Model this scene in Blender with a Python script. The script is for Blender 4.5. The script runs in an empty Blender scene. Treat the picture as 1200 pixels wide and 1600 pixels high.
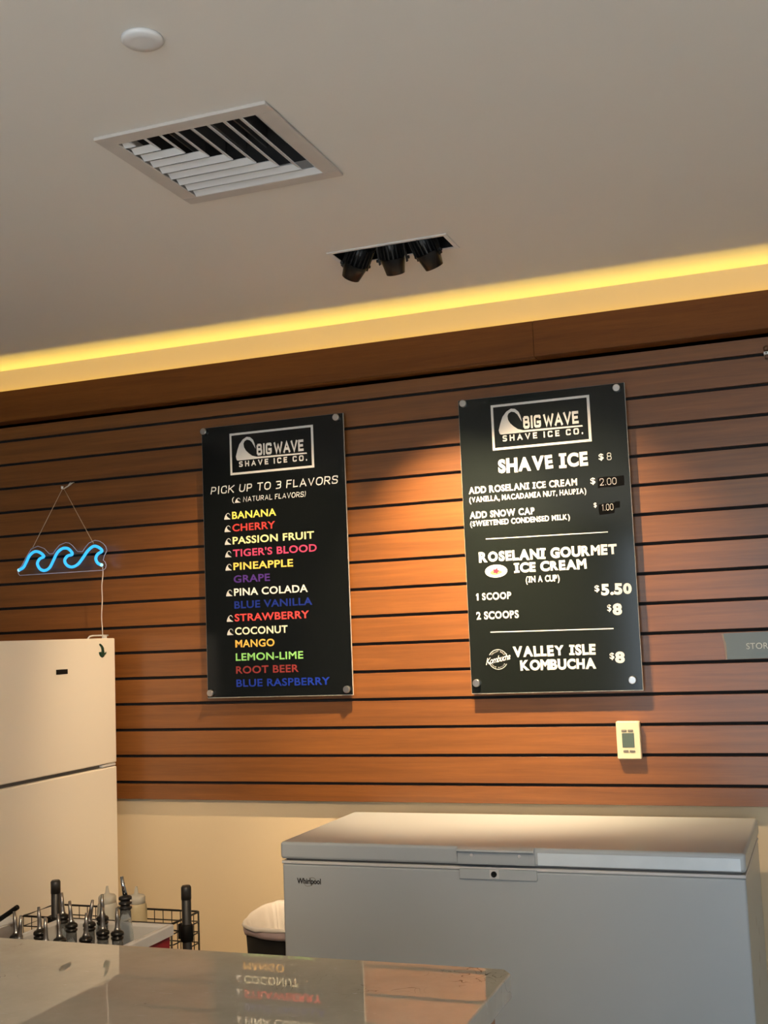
import bpy, bmesh, math, random
from mathutils import Vector, Matrix, Euler

random.seed(7)
SC = bpy.context.scene
COL = SC.collection
PI = math.pi

# ------------------------------------------------------------------ camera
cam_d = bpy.data.cameras.new('camera')
cam_d.sensor_fit = 'HORIZONTAL'
cam_d.sensor_width = 36.0
cam_d.lens = 1831.6 / 1200 * 36.0
cam_d.clip_start = 0.05
cam = bpy.data.objects.new('camera', cam_d)
COL.objects.link(cam)
cam.location = (0.0, -3.5421, 1.445)
cam.rotation_euler = (1.67650, 0.03948, 0.35995)
SC.camera = cam

# ------------------------------------------------------------------ world, exposure
SC.view_settings.view_transform = 'Standard'
SC.view_settings.look = 'None'
SC.view_settings.exposure = 0.0
SC.view_settings.gamma = 1.0
SC.view_settings.use_curve_mapping = False
SC.cycles.use_denoising = True
SC.cycles.max_bounces = 10
SC.cycles.diffuse_bounces = 5
SC.cycles.sample_clamp_indirect = 20.0
wd = bpy.data.worlds.new('daylight')
SC.world = wd
wd.use_nodes = True
wd.node_tree.nodes['Background'].inputs[0].default_value = (0.62, 0.78, 1.0, 1)
wd.node_tree.nodes['Background'].inputs[1].default_value = 0.8


def area(name, loc, rot, sx, sy, watts, color, spread=PI):
    d = bpy.data.lights.new(name, 'AREA')
    d.shape = 'RECTANGLE'
    d.size, d.size_y = sx, sy
    d.energy = watts
    d.color = color
    d.spread = spread
    o = bpy.data.objects.new(name, d)
    COL.objects.link(o)
    o.location = loc
    o.rotation_euler = rot
    return o


# lamp for daylight; the unseen shop-front opening is made up to light the room
WIN_X0, WIN_X1, WIN_Z0, WIN_Z1, FRONT_Y = -1.7, 2.4, 0.15, 2.25, -7.5
area('unseen_daylight', ((WIN_X0 + WIN_X1) / 2, FRONT_Y + 0.06, (WIN_Z0 + WIN_Z1) / 2), (PI / 2, 0, 0),
     WIN_X1 - WIN_X0, WIN_Z1 - WIN_Z0, 85, (0.76, 0.89, 1.0))
sun_d = bpy.data.lights.new('added_sun', 'SUN')  # added sun, out of view; its floor bounce lifts the ceiling
sun_d.energy = 36
sun_d.angle = 0.02
sun_d.color = (1.0, 0.95, 0.88)
added_sun = bpy.data.objects.new('added_sun', sun_d)
COL.objects.link(added_sun)
added_sun.location = (2, -12, 8)
added_sun.rotation_euler = (Vector((-.25, 1, -1.05))).to_track_quat('-Z', 'Y').to_euler()
# amber light strip lying in the trough behind the fascia
area('cove_strip_light', (-0.6, -0.013, 2.3655), (PI + .6, 0, 0), 4.8, 0.007, 5.5, (1.0, 0.66, 0.075))

SPOT_COL = (1.0, 0.715, 0.42)
SPOT_W = 390


def spot(name, loc, target, watts, size=62, blend=0.9, color=SPOT_COL, radius=0.018):
    d = bpy.data.lights.new(name, 'SPOT')
    d.energy = watts
    d.color = color
    d.spot_size = math.radians(size)
    d.spot_blend = blend
    d.shadow_soft_size = radius
    o = bpy.data.objects.new(name, d)
    COL.objects.link(o)
    o.location = loc
    o.rotation_euler = (Vector(target) - Vector(loc)).to_track_quat('-Z', 'Y').to_euler()
    return o


# ------------------------------------------------------------------ materials
def lin(r, g, b):
    f = lambda c: (c / 255) / 12.92 if c / 255 <= 0.04045 else ((c / 255 + 0.055) / 1.055) ** 2.4
    return (f(r), f(g), f(b))


def mat(name, color, rough=0.5, metal=0.0, noise=0.0, nscale=20.0, bump=0.0, bscale=200.0, coat=0.0, coat_rough=0.1,
        emit=None, estr=0.0, trans=0.0, ior=1.45, alpha=1.0, spec=0.5, sss=0.0):
    m = bpy.data.materials.new(name)
    m.use_nodes = True
    nt = m.node_tree
    b = nt.nodes['Principled BSDF']
    b.inputs['Base Color'].default_value = (*color, 1)
    b.inputs['Roughness'].default_value = rough
    b.inputs['Metallic'].default_value = metal
    b.inputs['Coat Weight'].default_value = coat
    b.inputs['Coat Roughness'].default_value = coat_rough
    b.inputs['Transmission Weight'].default_value = trans
    b.inputs['IOR'].default_value = ior
    b.inputs['Alpha'].default_value = alpha
    b.inputs['Specular IOR Level'].default_value = spec
    if emit:
        b.inputs['Emission Color'].default_value = (*emit, 1)
        b.inputs['Emission Strength'].default_value = estr
    tc = nt.nodes.new('ShaderNodeTexCoord')
    if noise > 0:
        n = nt.nodes.new('ShaderNodeTexNoise')
        n.inputs['Scale'].default_value = nscale
        n.inputs['Detail'].default_value = 5
        nt.links.new(tc.outputs['Object'], n.inputs['Vector'])
        mx = nt.nodes.new('ShaderNodeMix')
        mx.data_type = 'RGBA'
        mx.inputs['A'].default_value = (*[c * (1 - noise) for c in color], 1)
        mx.inputs['B'].default_value = (*[min(1, c * (1 + noise)) for c in color], 1)
        nt.links.new(n.outputs['Fac'], mx.inputs['Factor'])
        nt.links.new(mx.outputs['Result'], b.inputs['Base Color'])
    if bump > 0:
        n2 = nt.nodes.new('ShaderNodeTexNoise')
        n2.inputs['Scale'].default_value = bscale
        n2.inputs['Detail'].default_value = 3
        nt.links.new(tc.outputs['Object'], n2.inputs['Vector'])
        bp = nt.nodes.new('ShaderNodeBump')
        bp.inputs['Strength'].default_value = bump
        bp.inputs['Distance'].default_value = 0.002
        nt.links.new(n2.outputs['Fac'], bp.inputs['Height'])
        nt.links.new(bp.outputs['Normal'], b.inputs['Normal'])
    return m


def wood(name, dark, light, pitch=None, z0=0.0, rough=0.38, coat=0.25, coat_rough=0.12, fine=1.0):
    """long-grained timber running along X; with pitch, every board gets its own tone"""
    m = bpy.data.materials.new(name)
    m.use_nodes = True
    nt = m.node_tree
    N, L = nt.nodes.new, nt.links.new
    b = nt.nodes['Principled BSDF']
    tc = N('ShaderNodeTexCoord')
    sep = N('ShaderNodeSeparateXYZ')
    L(tc.outputs['Object'], sep.inputs[0])
    idx = None
    if pitch:
        a = N('ShaderNodeMath'); a.operation = 'SUBTRACT'; a.inputs[1].default_value = z0
        L(sep.outputs['Z'], a.inputs[0])
        d = N('ShaderNodeMath'); d.operation = 'DIVIDE'; d.inputs[1].default_value = pitch
        L(a.outputs[0], d.inputs[0])
        f = N('ShaderNodeMath'); f.operation = 'FLOOR'
        L(d.outputs[0], f.inputs[0])
        idx = N('ShaderNodeTexWhiteNoise'); idx.noise_dimensions = '1D'
        L(f.outputs[0], idx.inputs['W'])
    comb = N('ShaderNodeCombineXYZ')

    def mul(sock, k, add=None):
        q = N('ShaderNodeMath'); q.operation = 'MULTIPLY_ADD' if add is not None else 'MULTIPLY'
        L(sock, q.inputs[0]); q.inputs[1].default_value = k
        if add is not None:
            L(add, q.inputs[2])
        return q.outputs[0]
    off = mul(idx.outputs['Value'], 37.0) if idx else None
    L(mul(sep.outputs['X'], 1.0, off), comb.inputs['X'])
    L(mul(sep.outputs['Y'], 30.0), comb.inputs['Y'])
    L(mul(sep.outputs['Z'], 30.0 * fine), comb.inputs['Z'])
    n1 = N('ShaderNodeTexNoise'); n1.inputs['Scale'].default_value = 1.6; n1.inputs['Detail'].default_value = 6
    n1.inputs['Roughness'].default_value = 0.6; n1.inputs['Distortion'].default_value = 0.6
    L(comb.outputs[0], n1.inputs['Vector'])
    comb2 = N('ShaderNodeCombineXYZ')
    L(mul(sep.outputs['X'], 14.0, off), comb2.inputs['X'])
    L(mul(sep.outputs['Y'], 300.0), comb2.inputs['Y'])
    L(mul(sep.outputs['Z'], 300.0), comb2.inputs['Z'])
    n2 = N('ShaderNodeTexNoise'); n2.inputs['Scale'].default_value = 1.0; n2.inputs['Detail'].default_value = 3
    L(comb2.outputs[0], n2.inputs['Vector'])
    s = N('ShaderNodeMath'); s.operation = 'MULTIPLY_ADD'; s.inputs[1].default_value = 0.30
    L(n2.outputs['Fac'], s.inputs[0]); L(n1.outputs['Fac'], s.inputs[2])
    last = s.outputs[0]
    if idx:
        v = N('ShaderNodeMath'); v.operation = 'MULTIPLY_ADD'; v.inputs[1].default_value = 0.16
        L(idx.outputs['Value'], v.inputs[0]); L(last, v.inputs[2]); last = v.outputs[0]
    mr = N('ShaderNodeMapRange')
    mr.inputs['From Min'].default_value = 0.28; mr.inputs['From Max'].default_value = 1.1
    L(last, mr.inputs['Value'])
    mx = N('ShaderNodeMix'); mx.data_type = 'RGBA'
    mx.inputs['A'].default_value = (*dark, 1); mx.inputs['B'].default_value = (*light, 1)
    L(mr.outputs[0], mx.inputs['Factor']); L(mx.outputs['Result'], b.inputs['Base Color'])
    b.inputs['Roughness'].default_value = rough
    b.inputs['Coat Weight'].default_value = coat
    b.inputs['Coat Roughness'].default_value = coat_rough
    b.inputs['Specular IOR Level'].default_value = 0.5 if coat > 0.2 else 0.25
    bp = N('ShaderNodeBump'); bp.inputs['Strength'].default_value = 0.12; bp.inputs['Distance'].default_value = 0.001
    L(n2.outputs['Fac'], bp.inputs['Height']); L(bp.outputs['Normal'], b.inputs['Normal'])
    return m


def stone(name):
    m = bpy.data.materials.new(name)
    m.use_nodes = True
    nt = m.node_tree
    N, L = nt.nodes.new, nt.links.new
    b = nt.nodes['Principled BSDF']
    tc = N('ShaderNodeTexCoord')
    n = N('ShaderNodeTexNoise'); n.inputs['Scale'].default_value = 9; n.inputs['Detail'].default_value = 8
    n.inputs['Roughness'].default_value = 0.65
    L(tc.outputs['Object'], n.inputs['Vector'])
    r = N('ShaderNodeValToRGB')
    r.color_ramp.elements[0].position = 0.3; r.color_ramp.elements[0].color = (0.56, 0.49, 0.37, 1)
    r.color_ramp.elements[1].position = 0.7; r.color_ramp.elements[1].color = (0.66, 0.59, 0.46, 1)
    L(n.outputs['Fac'], r.inputs[0])
    # pale shell chips and thin dark veins
    mp = N('ShaderNodeMapping'); mp.inputs['Scale'].default_value = (26, 70, 26); mp.inputs['Rotation'].default_value = (0, 0, 0.5)
    L(tc.outputs['Object'], mp.inputs['Vector'])
    n3 = N('ShaderNodeTexNoise'); n3.inputs['Scale'].default_value = 1.0; n3.inputs['Detail'].default_value = 2
    n3.inputs['Distortion'].default_value = 1.5
    L(mp.outputs[0], n3.inputs['Vector'])
    r3 = N('ShaderNodeValToRGB')
    r3.color_ramp.elements[0].position = 0.70; r3.color_ramp.elements[0].color = (0, 0, 0, 1)
    r3.color_ramp.elements[1].position = 0.76; r3.color_ramp.elements[1].color = (1, 1, 1, 1)
    L(n3.outputs['Fac'], r3.inputs[0])
    m1 = N('ShaderNodeMix'); m1.data_type = 'RGBA'; m1.inputs['B'].default_value = (0.68, 0.62, 0.52, 1)
    L(r3.outputs[0], m1.inputs['Factor']); L(r.outputs[0], m1.inputs['A'])
    n4 = N('ShaderNodeTexNoise'); n4.inputs['Scale'].default_value = 13; n4.inputs['Detail'].default_value = 1
    n4.inputs['Distortion'].default_value = 2.5
    L(tc.outputs['Object'], n4.inputs['Vector'])
    r4 = N('ShaderNodeValToRGB')
    r4.color_ramp.elements[0].position = 0.49; r4.color_ramp.elements[0].color = (0, 0, 0, 1)
    e = r4.color_ramp.elements.new(0.5); e.color = (1, 1, 1, 1)
    r4.color_ramp.elements[2].position = 0.51; r4.color_ramp.elements[2].color = (0, 0, 0, 1)
    L(n4.outputs['Fac'], r4.inputs[0])
    n5 = N('ShaderNodeTexNoise'); n5.inputs['Scale'].default_value = 7
    L(tc.outputs['Object'], n5.inputs['Vector'])
    r5 = N('ShaderNodeValToRGB')
    r5.color_ramp.elements[0].position = 0.58; r5.color_ramp.elements[1].position = 0.66
    L(n5.outputs['Fac'], r5.inputs[0])
    mm = N('ShaderNodeMath'); mm.operation = 'MULTIPLY'
    L(r4.outputs[0], mm.inputs[0]); L(r5.outputs[0], mm.inputs[1])
    m2 = N('ShaderNodeMix'); m2.data_type = 'RGBA'; m2.inputs['B'].default_value = (0.10, 0.06, 0.03, 1)
    L(mm.outputs[0], m2.inputs['Factor']); L(m1.outputs['Result'], m2.inputs['A'])
    L(m2.outputs['Result'], b.inputs['Base Color'])
    b.inputs['Roughness'].default_value = 0.015
    b.inputs['IOR'].default_value = 1.44
    return m


M = dict(
    cream=mat('cream_paint', (0.66, 0.54, 0.36), 0.7, noise=0.03, nscale=3, bump=0.08, bscale=250),
    ceiling=mat('ceiling_paint', (0.83, 0.80, 0.75), 0.85, noise=0.025, nscale=2, bump=0.05, bscale=180),
    floor=mat('floor_tile', (0.56, 0.55, 0.53), 0.35, noise=0.15, nscale=6),
    plain=mat('plain_wall', (0.68, 0.64, 0.58), 0.8, noise=0.03, nscale=3),
    panel=mat('unseen_wall_dark', (0.16, 0.13, 0.105), 0.6, noise=0.1, nscale=3),  # unseen walls kept dark to cut bounce light and board reflections
    slat=wood('slat_wood', (0.105, 0.034, 0.007), (0.275, 0.100, 0.021), 0.0886, 2.2198, rough=0.40, coat=0.35, coat_rough=0.16),
    fascia=wood('fascia_wood', (0.095, 0.028, 0.004), (0.21, 0.072, 0.010), rough=0.55, coat=0.0, fine=0.5),
    base_wood=wood('counter_wood', (0.22, 0.08, 0.025), (0.40, 0.17, 0.06), fine=0.6),
    black=mat('groove_black', (0.006, 0.005, 0.005), 0.8, noise=0.1),
    board_sheen=mat('board_window_sheen', (0.0085, 0.0115, 0.0105), 0.11, noise=0.05, nscale=4),  # black board lifted greenish: window reflection painted into the base colour
    board=mat('board_black', (0.0035, 0.0045, 0.0042), 0.12, noise=0.05, nscale=4, spec=0.5),
    edge=mat('acrylic_edge', (0.42, 0.40, 0.36), 0.3, noise=0.05),
    steel=mat('brushed_steel', (0.62, 0.60, 0.57), 0.28, 1.0, noise=0.08, nscale=60),
    chrome=mat('chrome', (0.62, 0.62, 0.62), 0.14, 1.0, noise=0.03),
    white_metal=mat('white_enamel', (0.76, 0.76, 0.76), 0.45, noise=0.06, nscale=14),
    vent_frame=mat('vent_frame', (0.62, 0.58, 0.54), 0.5, noise=0.08, nscale=18),
    duct=mat('duct_dark', (0.035, 0.035, 0.036), 0.7, noise=0.3, nscale=9),
    spot_black=mat('spot_black', (0.006, 0.006, 0.006), 0.38, noise=0.1),
    freezer=mat('freezer_white', (0.40, 0.44, 0.465), 0.30, noise=0.02, nscale=5),
    gasket=mat('gasket_grey', (0.10, 0.10, 0.10), 0.6, noise=0.05),
    film=mat('film', (0.64, 0.73, 0.80), 0.12, noise=0.10, nscale=16, bump=0.5, bscale=25),
    fridge=mat('fridge_white', (0.78, 0.73, 0.64), 0.32, noise=0.012, nscale=4, bump=0.04, bscale=350),
    dark=mat('dark_plastic', (0.008, 0.008, 0.008), 0.55, noise=0.1, spec=0.2),
    spout=mat('spout_steel', (0.30, 0.28, 0.26), 0.28, 0.9, noise=0.1),
    grey=mat('grey_plastic', (0.20, 0.18, 0.15), 0.45, noise=0.05),
    ivory=mat('ivory_plastic', (0.76, 0.66, 0.44), 0.4, noise=0.02),
    screen=mat('lcd_screen', (0.09, 0.125, 0.105), 0.18, noise=0.05),
    stone=stone('counter_stone'),
    neon=mat('neon_blue', (0.05, 0.3, 0.6), 0.4, emit=(0.028, 0.42, 0.86), estr=1.15),
    neon_end=mat('neon_end', (0.5, 0.8, 0.95), 0.4, emit=(0.30, 0.75, 0.95), estr=1.0),
    acrylic=mat('clear_acrylic', (0.92, 0.94, 1.0), 0.04, trans=1.0, ior=1.2, noise=0.01),
    cord=mat('cord', (0.50, 0.38, 0.26), 0.6, noise=0.1),
    cable=mat('white_cable', (0.72, 0.66, 0.58), 0.5, noise=0.03),
    green=mat('green_glaze', (0.006, 0.035, 0.018), 0.3, noise=0.5, nscale=60),
    tub=mat('tub_white', (0.58, 0.58, 0.58), 0.4, noise=0.03),
    red=mat('tub_red', (0.28, 0.008, 0.016), 0.4, noise=0.08),
    bottle=mat('bottle_plastic', (0.86, 0.90, 0.92), 0.06, trans=0.92, ior=1.25, noise=0.02),
    rubber=mat('black_rubber', (0.012, 0.011, 0.010), 0.28, noise=0.1),
    frosted=mat('frosted_plastic', (0.62, 0.60, 0.52), 0.45, noise=0.05, trans=0.25),
    frosted_y=mat('frosted_filled', (0.60, 0.50, 0.30), 0.45, noise=0.05, trans=0.15),
    gunmetal=mat('post_grey', (0.055, 0.053, 0.05), 0.36, 0.6, noise=0.1),
    wire=mat('black_wire', (0.012, 0.012, 0.012), 0.4, noise=0.1),
    bag=mat('bin_bag', (0.68, 0.65, 0.62), 0.42, noise=0.08, nscale=25, bump=0.5, bscale=30),
    bag_pink=mat('bin_bag_fold', (0.50, 0.40, 0.41), 0.42, noise=0.08, nscale=25, bump=0.5, bscale=30),
    plaque=mat('plaque_grey', (0.105, 0.125, 0.112), 0.25, noise=0.05, nscale=12),
    plaque_edge=mat('plaque_frosted', (0.24, 0.19, 0.15), 0.5, noise=0.05),
    plaque_text=mat('plaque_text', (0.50, 0.52, 0.48), 0.5, noise=0.02),
    brown=mat('brown_wood', (0.13, 0.06, 0.03), 0.5, noise=0.4, nscale=120),
    tagw=mat('tag_white', (0.8, 0.8, 0.78), 0.5, noise=0.02),
    ink=mat('ink_black', (0.01, 0.01, 0.012), 0.4, noise=0.02),
    marker=mat('marker_black', (0.002, 0.002, 0.002), 0.5, spec=0.06, noise=0.4, nscale=80),
    print_white=mat('print_white', (0.68, 0.665, 0.63), 0.35, noise=0.02),
    chalk=mat('chalk_white', (0.55, 0.54, 0.50), 0.7, noise=0.1, nscale=150),
)
INKS = {}


def ink(r, g, b):
    k = (r, g, b)
    if k not in INKS:
        INKS[k] = mat('print_ink', lin(r, g, b), 0.35, noise=0.02)
    return INKS[k]


# ------------------------------------------------------------------ mesh helpers
class MB:
    """collects geometry in world coordinates and links it as one mesh object"""
    def __init__(self):
        self.v, self.f, self.s = [], [], []

    def add(self, vs, fs, smooth=False, mtx=None):
        n = len(self.v)
        self.v += [(mtx @ Vector(p)) if mtx else Vector(p) for p in vs]
        self.f += [tuple(i + n for i in f) for f in fs]
        self.s += [smooth] * len(fs)
        return self

    def box(self, x0, x1, y0, y1, z0, z1, mtx=None):
        vs = [(x, y, z) for x in (x0, x1) for y in (y0, y1) for z in (z0, z1)]
        return self.add(vs, [(0, 1, 3, 2), (4, 6, 7, 5), (0, 4, 5, 1), (2, 3, 7, 6), (0, 2, 6, 4), (1, 5, 7, 3)], mtx=mtx)

    def lathe(self, prof, n=24, mtx=None, cap=True, smooth=True):
        vs, fs = [], []
        for r, z in prof:
            vs += [(r * math.cos(2 * PI * i / n), r * math.sin(2 * PI * i / n), z) for i in range(n)]
        for k in range(len(prof) - 1):
            for i in range(n):
                j = (i + 1) % n
                fs.append((k * n + i, k * n + j, (k + 1) * n + j, (k + 1) * n + i))
        self.add(vs, fs, smooth, mtx)
        if cap:
            m = len(prof) - 1
            self.add([vs[i] for i in range(n)], [tuple(range(n))[::-1]], False, mtx)
            self.add([vs[m * n + i] for i in range(n)], [tuple(range(n))], False, mtx)
        return self

    def rod(self, a, b, r0, r1=None, n=12):
        a, b = Vector(a), Vector(b)
        d = b - a
        m = Matrix.Translation(a) @ d.to_track_quat('Z', 'Y').to_matrix().to_4x4()
        return self.lathe([(r0, 0), (r1 if r1 is not None else r0, d.length)], n, m)

    def tube(self, pts, r, n=10, closed=False):
        P = [Vector(p) for p in pts]
        m = len(P)
        vs, fs = [], []
        ref = Vector((0.31, 0.9, 0.17)).normalized()
        for i, p in enumerate(P):
            a = P[(i - 1) % m] if (i or closed) else P[i]
            b = P[(i + 1) % m] if (i < m - 1 or closed) else P[i]
            t = (b - a).normalized()
            u = t.cross(ref).normalized()
            w = t.cross(u)
            vs += [p + r * (math.cos(2 * PI * k / n) * u + math.sin(2 * PI * k / n) * w) for k in range(n)]
        for i in range(m if closed else m - 1):
            q = (i + 1) % m
            for k in range(n):
                l = (k + 1) % n
                fs.append((i * n + k, i * n + l, q * n + l, q * n + k))
        if not closed:
            fs += [tuple(range(n))[::-1], tuple((m - 1) * n + k for k in range(n))]
        return self.add(vs, fs, True)

    def poly(self, pts, y0, y1):
        """outline in XZ given thickness from y0 to y1"""
        n = len(pts)
        vs = [(x, y0, z) for x, z in pts] + [(x, y1, z) for x, z in pts]
        fs = [tuple(range(n)), tuple(range(2 * n - 1, n - 1, -1))]
        fs += [(i, (i + 1) % n, n + (i + 1) % n, n + i) for i in range(n)]
        return self.add(vs, fs)

    def build(self, name, m, parent=None, bevel=0.0, segs=2, solid=0.0, kind=None):
        me = bpy.data.meshes.new(name)
        o = bpy.data.objects.new(name, me)
        COL.objects.link(o)
        off = Vector((0, 0, 0))
        if parent:
            o.parent = parent
            q = parent
            while q:
                off += q.location
                q = q.parent
        me.from_pydata([tuple(p - off) for p in self.v], [], self.f)
        for p, s in zip(me.polygons, self.s):
            p.use_smooth = s
        bm = bmesh.new(); bm.from_mesh(me)
        bmesh.ops.remove_doubles(bm, verts=bm.verts, dist=1e-6)
        bmesh.ops.recalc_face_normals(bm, faces=bm.faces)
        bm.to_mesh(me); bm.free()
        me.materials.append(m)
        if solid:
            s = o.modifiers.new('solid', 'SOLIDIFY'); s.thickness = solid; s.offset = 0
        if bevel:
            b = o.modifiers.new('bevel', 'BEVEL'); b.width = bevel; b.segments = segs
            b.limit_method = 'ANGLE'; b.angle_limit = math.radians(40)
            for p in me.polygons:
                p.use_smooth = True
            b.harden_normals = True
        if kind:
            o['kind'] = kind
        return o


def thing(name, label, cat, loc, group=None):
    o = bpy.data.objects.new(name, None)
    COL.objects.link(o)
    o.location = loc
    o.empty_display_size = 0.05
    return tag(o, label, cat, group)


def tag(o, label, cat, group=None):
    o['label'] = label
    o['category'] = cat
    if group:
        o['group'] = group
    return o


def dup(root, loc, label=None, group=None):
    r = root.copy(); COL.objects.link(r); r.location = loc
    if label:
        r['label'] = label
    if group:
        r['group'] = group
    for ch in root.children:
        c = ch.copy(); COL.objects.link(c); c.parent = r
        for g in ch.children:
            d = g.copy(); COL.objects.link(d); d.parent = c
    return r


def part_label(o, t):
    o['label'] = t
    return o


# ------------------------------------------------------------------ lettering
def fillet(pts, r, closed=False, n=5):
    m = len(pts)
    out = []
    for i in range(m):
        if not closed and i in (0, m - 1):
            out.append(pts[i]); continue
        a, p, b = Vector(pts[(i - 1) % m]), Vector(pts[i]), Vector(pts[(i + 1) % m])
        da, db = a - p, b - p
        k = min(r, da.length * 0.5, db.length * 0.5)
        s, e = p + da.normalized() * k, p + db.normalized() * k
        for q in range(n + 1):
            t = q / n
            v = s * (1 - t) ** 2 + p * 2 * t * (1 - t) + e * t * t
            if not out or (Vector(out[-1]) - v).length > 1e-4:
                out.append((v.x, v.y))
    return out


# glyph: width, strokes on the unit square; 'r' strokes get rounded corners, 'o' are closed loops
G = {
    'A': (.86, [('', [(0, 0), (.5, 1), (1, 0)]), ('', [(.24, .3), (.76, .3)])]),
    'B': (.74, [('', [(0, 0), (0, 1)]), ('r', [(0, 1), (.92, 1), (.92, .53), (0, .53)]), ('r', [(0, .53), (1, .53), (1, 0), (0, 0)])]),
    'C': (.76, [('r', [(1, .72), (1, 1), (0, 1), (0, 0), (1, 0), (1, .28)])]),
    'D': (.78, [('', [(0, 0), (0, 1)]), ('r', [(0, 1), (1, 1), (1, 0), (0, 0)])]),
    'E': (.66, [('', [(1, 1), (0, 1), (0, 0), (1, 0)]), ('', [(0, .5), (.85, .5)])]),
    'F': (.64, [('', [(1, 1), (0, 1), (0, 0)]), ('', [(0, .5), (.85, .5)])]),
    'G': (.80, [('r', [(1, .75), (1, 1), (0, 1), (0, 0), (1, 0), (1, .45)]), ('', [(1, .42), (.55, .42)])]),
    'H': (.78, [('', [(0, 0), (0, 1)]), ('', [(1, 0), (1, 1)]), ('', [(0, .5), (1, .5)])]),
    'I': (.26, [('', [(.5, 0), (.5, 1)])]),
    'J': (.6, [('r', [(1, 1), (1, 0), (0, 0), (0, .3)])]),
    'K': (.78, [('', [(0, 0), (0, 1)]), ('', [(1, 1), (.06, .46)]), ('', [(.28, .58), (1, 0)])]),
    'L': (.62, [('', [(0, 1), (0, 0), (1, 0)])]),
    'M': (1.0, [('', [(0, 0), (.12, 1), (.5, .3), (.88, 1), (1, 0)])]),
    'N': (.80, [('', [(0, 0), (0, 1), (1, 0), (1, 1)])]),
    'O': (.84, [('o', [(0, 0), (0, 1), (1, 1), (1, 0)])]),
    'P': (.70, [('', [(0, 0), (0, 1)]), ('r', [(0, 1), (1, 1), (1, .42), (0, .42)])]),
    'Q': (.84, [('o', [(0, 0), (0, 1), (1, 1), (1, 0)]), ('', [(.6, .3), (1, -.05)])]),
    'R': (.76, [('', [(0, 0), (0, 1)]), ('r', [(0, 1), (.95, 1), (.95, .46), (0, .46)]), ('', [(.45, .46), (1, 0)])]),
    'S': (.72, [('r', [(.95, .82), (.95, 1), (0, 1), (0, .54), (1, .48), (1, 0), (0, 0), (0, .18)])]),
    'T': (.72, [('', [(0, 1), (1, 1)]), ('', [(.5, 1), (.5, 0)])]),
    'U': (.78, [('r', [(0, 1), (0, 0), (1, 0), (1, 1)])]),
    'V': (.82, [('', [(0, 1), (.5, 0), (1, 1)])]),
    'W': (1.12, [('', [(0, 1), (.25, 0), (.5, .8), (.75, 0), (1, 1)])]),
    'X': (.8, [('', [(0, 0), (1, 1)]), ('', [(0, 1), (1, 0)])]),
    'Y': (.8, [('', [(0, 1), (.5, .48), (1, 1)]), ('', [(.5, .48), (.5, 0)])]),
    'Z': (.72, [('', [(0, 1), (1, 1), (0, 0), (1, 0)])]),
    '0': (.72, [('o', [(0, 0), (0, 1), (1, 1), (1, 0)])]),
    '1': (.34, [('', [(0, .8), (.7, 1), (.7, 0)])]),
    '2': (.68, [('r', [(0, .75), (0, 1), (1, 1), (1, .55), (0, 0)]), ('', [(0, 0), (1, 0)])]),
    '3': (.66, [('r', [(0, 1), (1, 1), (1, .52), (.35, .52)]), ('r', [(.35, .52), (1, .52), (1, 0), (0, 0)])]),
    '5': (.68, [('r', [(.95, 1), (.1, 1)]), ('r', [(.1, 1), (0, .55), (1, .62), (1, 0), (0, 0), (0, .15)])]),
    '8': (.70, [('o', [(.06, .53), (.06, 1), (.94, 1), (.94, .53)]), ('o', [(0, 0), (0, .53), (1, .53), (1, 0)])]),
    '$': (.66, [('r', [(1, .76), (1, .9), (0, .9), (0, .52), (1, .48), (1, .1), (0, .1), (0, .24)]), ('', [(.5, 1.08), (.5, -.08)])]),
    '(': (.24, [('r', [(1, 1.08), (.1, .8), (.1, .2), (1, -.08)])]),
    ')': (.24, [('r', [(0, 1.08), (.9, .8), (.9, .2), (0, -.08)])]),
    ',': (.20, [('', [(.7, .03), (.2, -.2)])]),
    '.': (.20, [('', [(.5, -.02), (.5, .02)])]),
    "'": (.18, [('', [(.5, 1), (.5, .75)])]),
    '-': (.40, [('', [(0, .42), (1, .42)])]),
}
G_SERIF_I = (.60, [('', [(.5, 0), (.5, 1)]), ('', [(0, 0), (1, 0)]), ('', [(0, 1), (1, 1)])])
G_SERIF_1 = (.46, [('', [(0, .78), (.6, 1), (.6, 0)])])


def ribbon(pts, t, closed=False, ext=True):
    """mitred flat ribbon of width t along a 2D polyline -> verts, quads"""
    P = [Vector(p) for p in pts]
    m = len(P)
    if not closed and ext:
        d0 = (P[1] - P[0]).normalized(); d1 = (P[-1] - P[-2]).normalized()
        P[0] = P[0] - d0 * t * 0.5; P[-1] = P[-1] + d1 * t * 0.5
    vs = []
    for i in range(m):
        ds = []
        if i or closed:
            ds.append((P[i] - P[i - 1]).normalized())
        if i < m - 1 or closed:
            ds.append((P[(i + 1) % m] - P[i]).normalized())
        ns = [Vector((-d.y, d.x)) for d in ds]
        if len(ns) == 2:
            s = ns[0] + ns[1]
            if s.length < 1e-3:
                n = ns[0]; k = 1
            else:
                n = s.normalized(); k = min(1 / max(0.35, n.dot(ns[0])), 1.7)
        else:
            n, k = ns[0], 1
        vs += [P[i] + n * (t * k / 2), P[i] - n * (t * k / 2)]
    fs = []
    for i in range(m if closed else m - 1):
        j = (i + 1) % m
        fs.append((2 * i, 2 * i + 1, 2 * j + 1, 2 * j))
    return vs, fs


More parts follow.
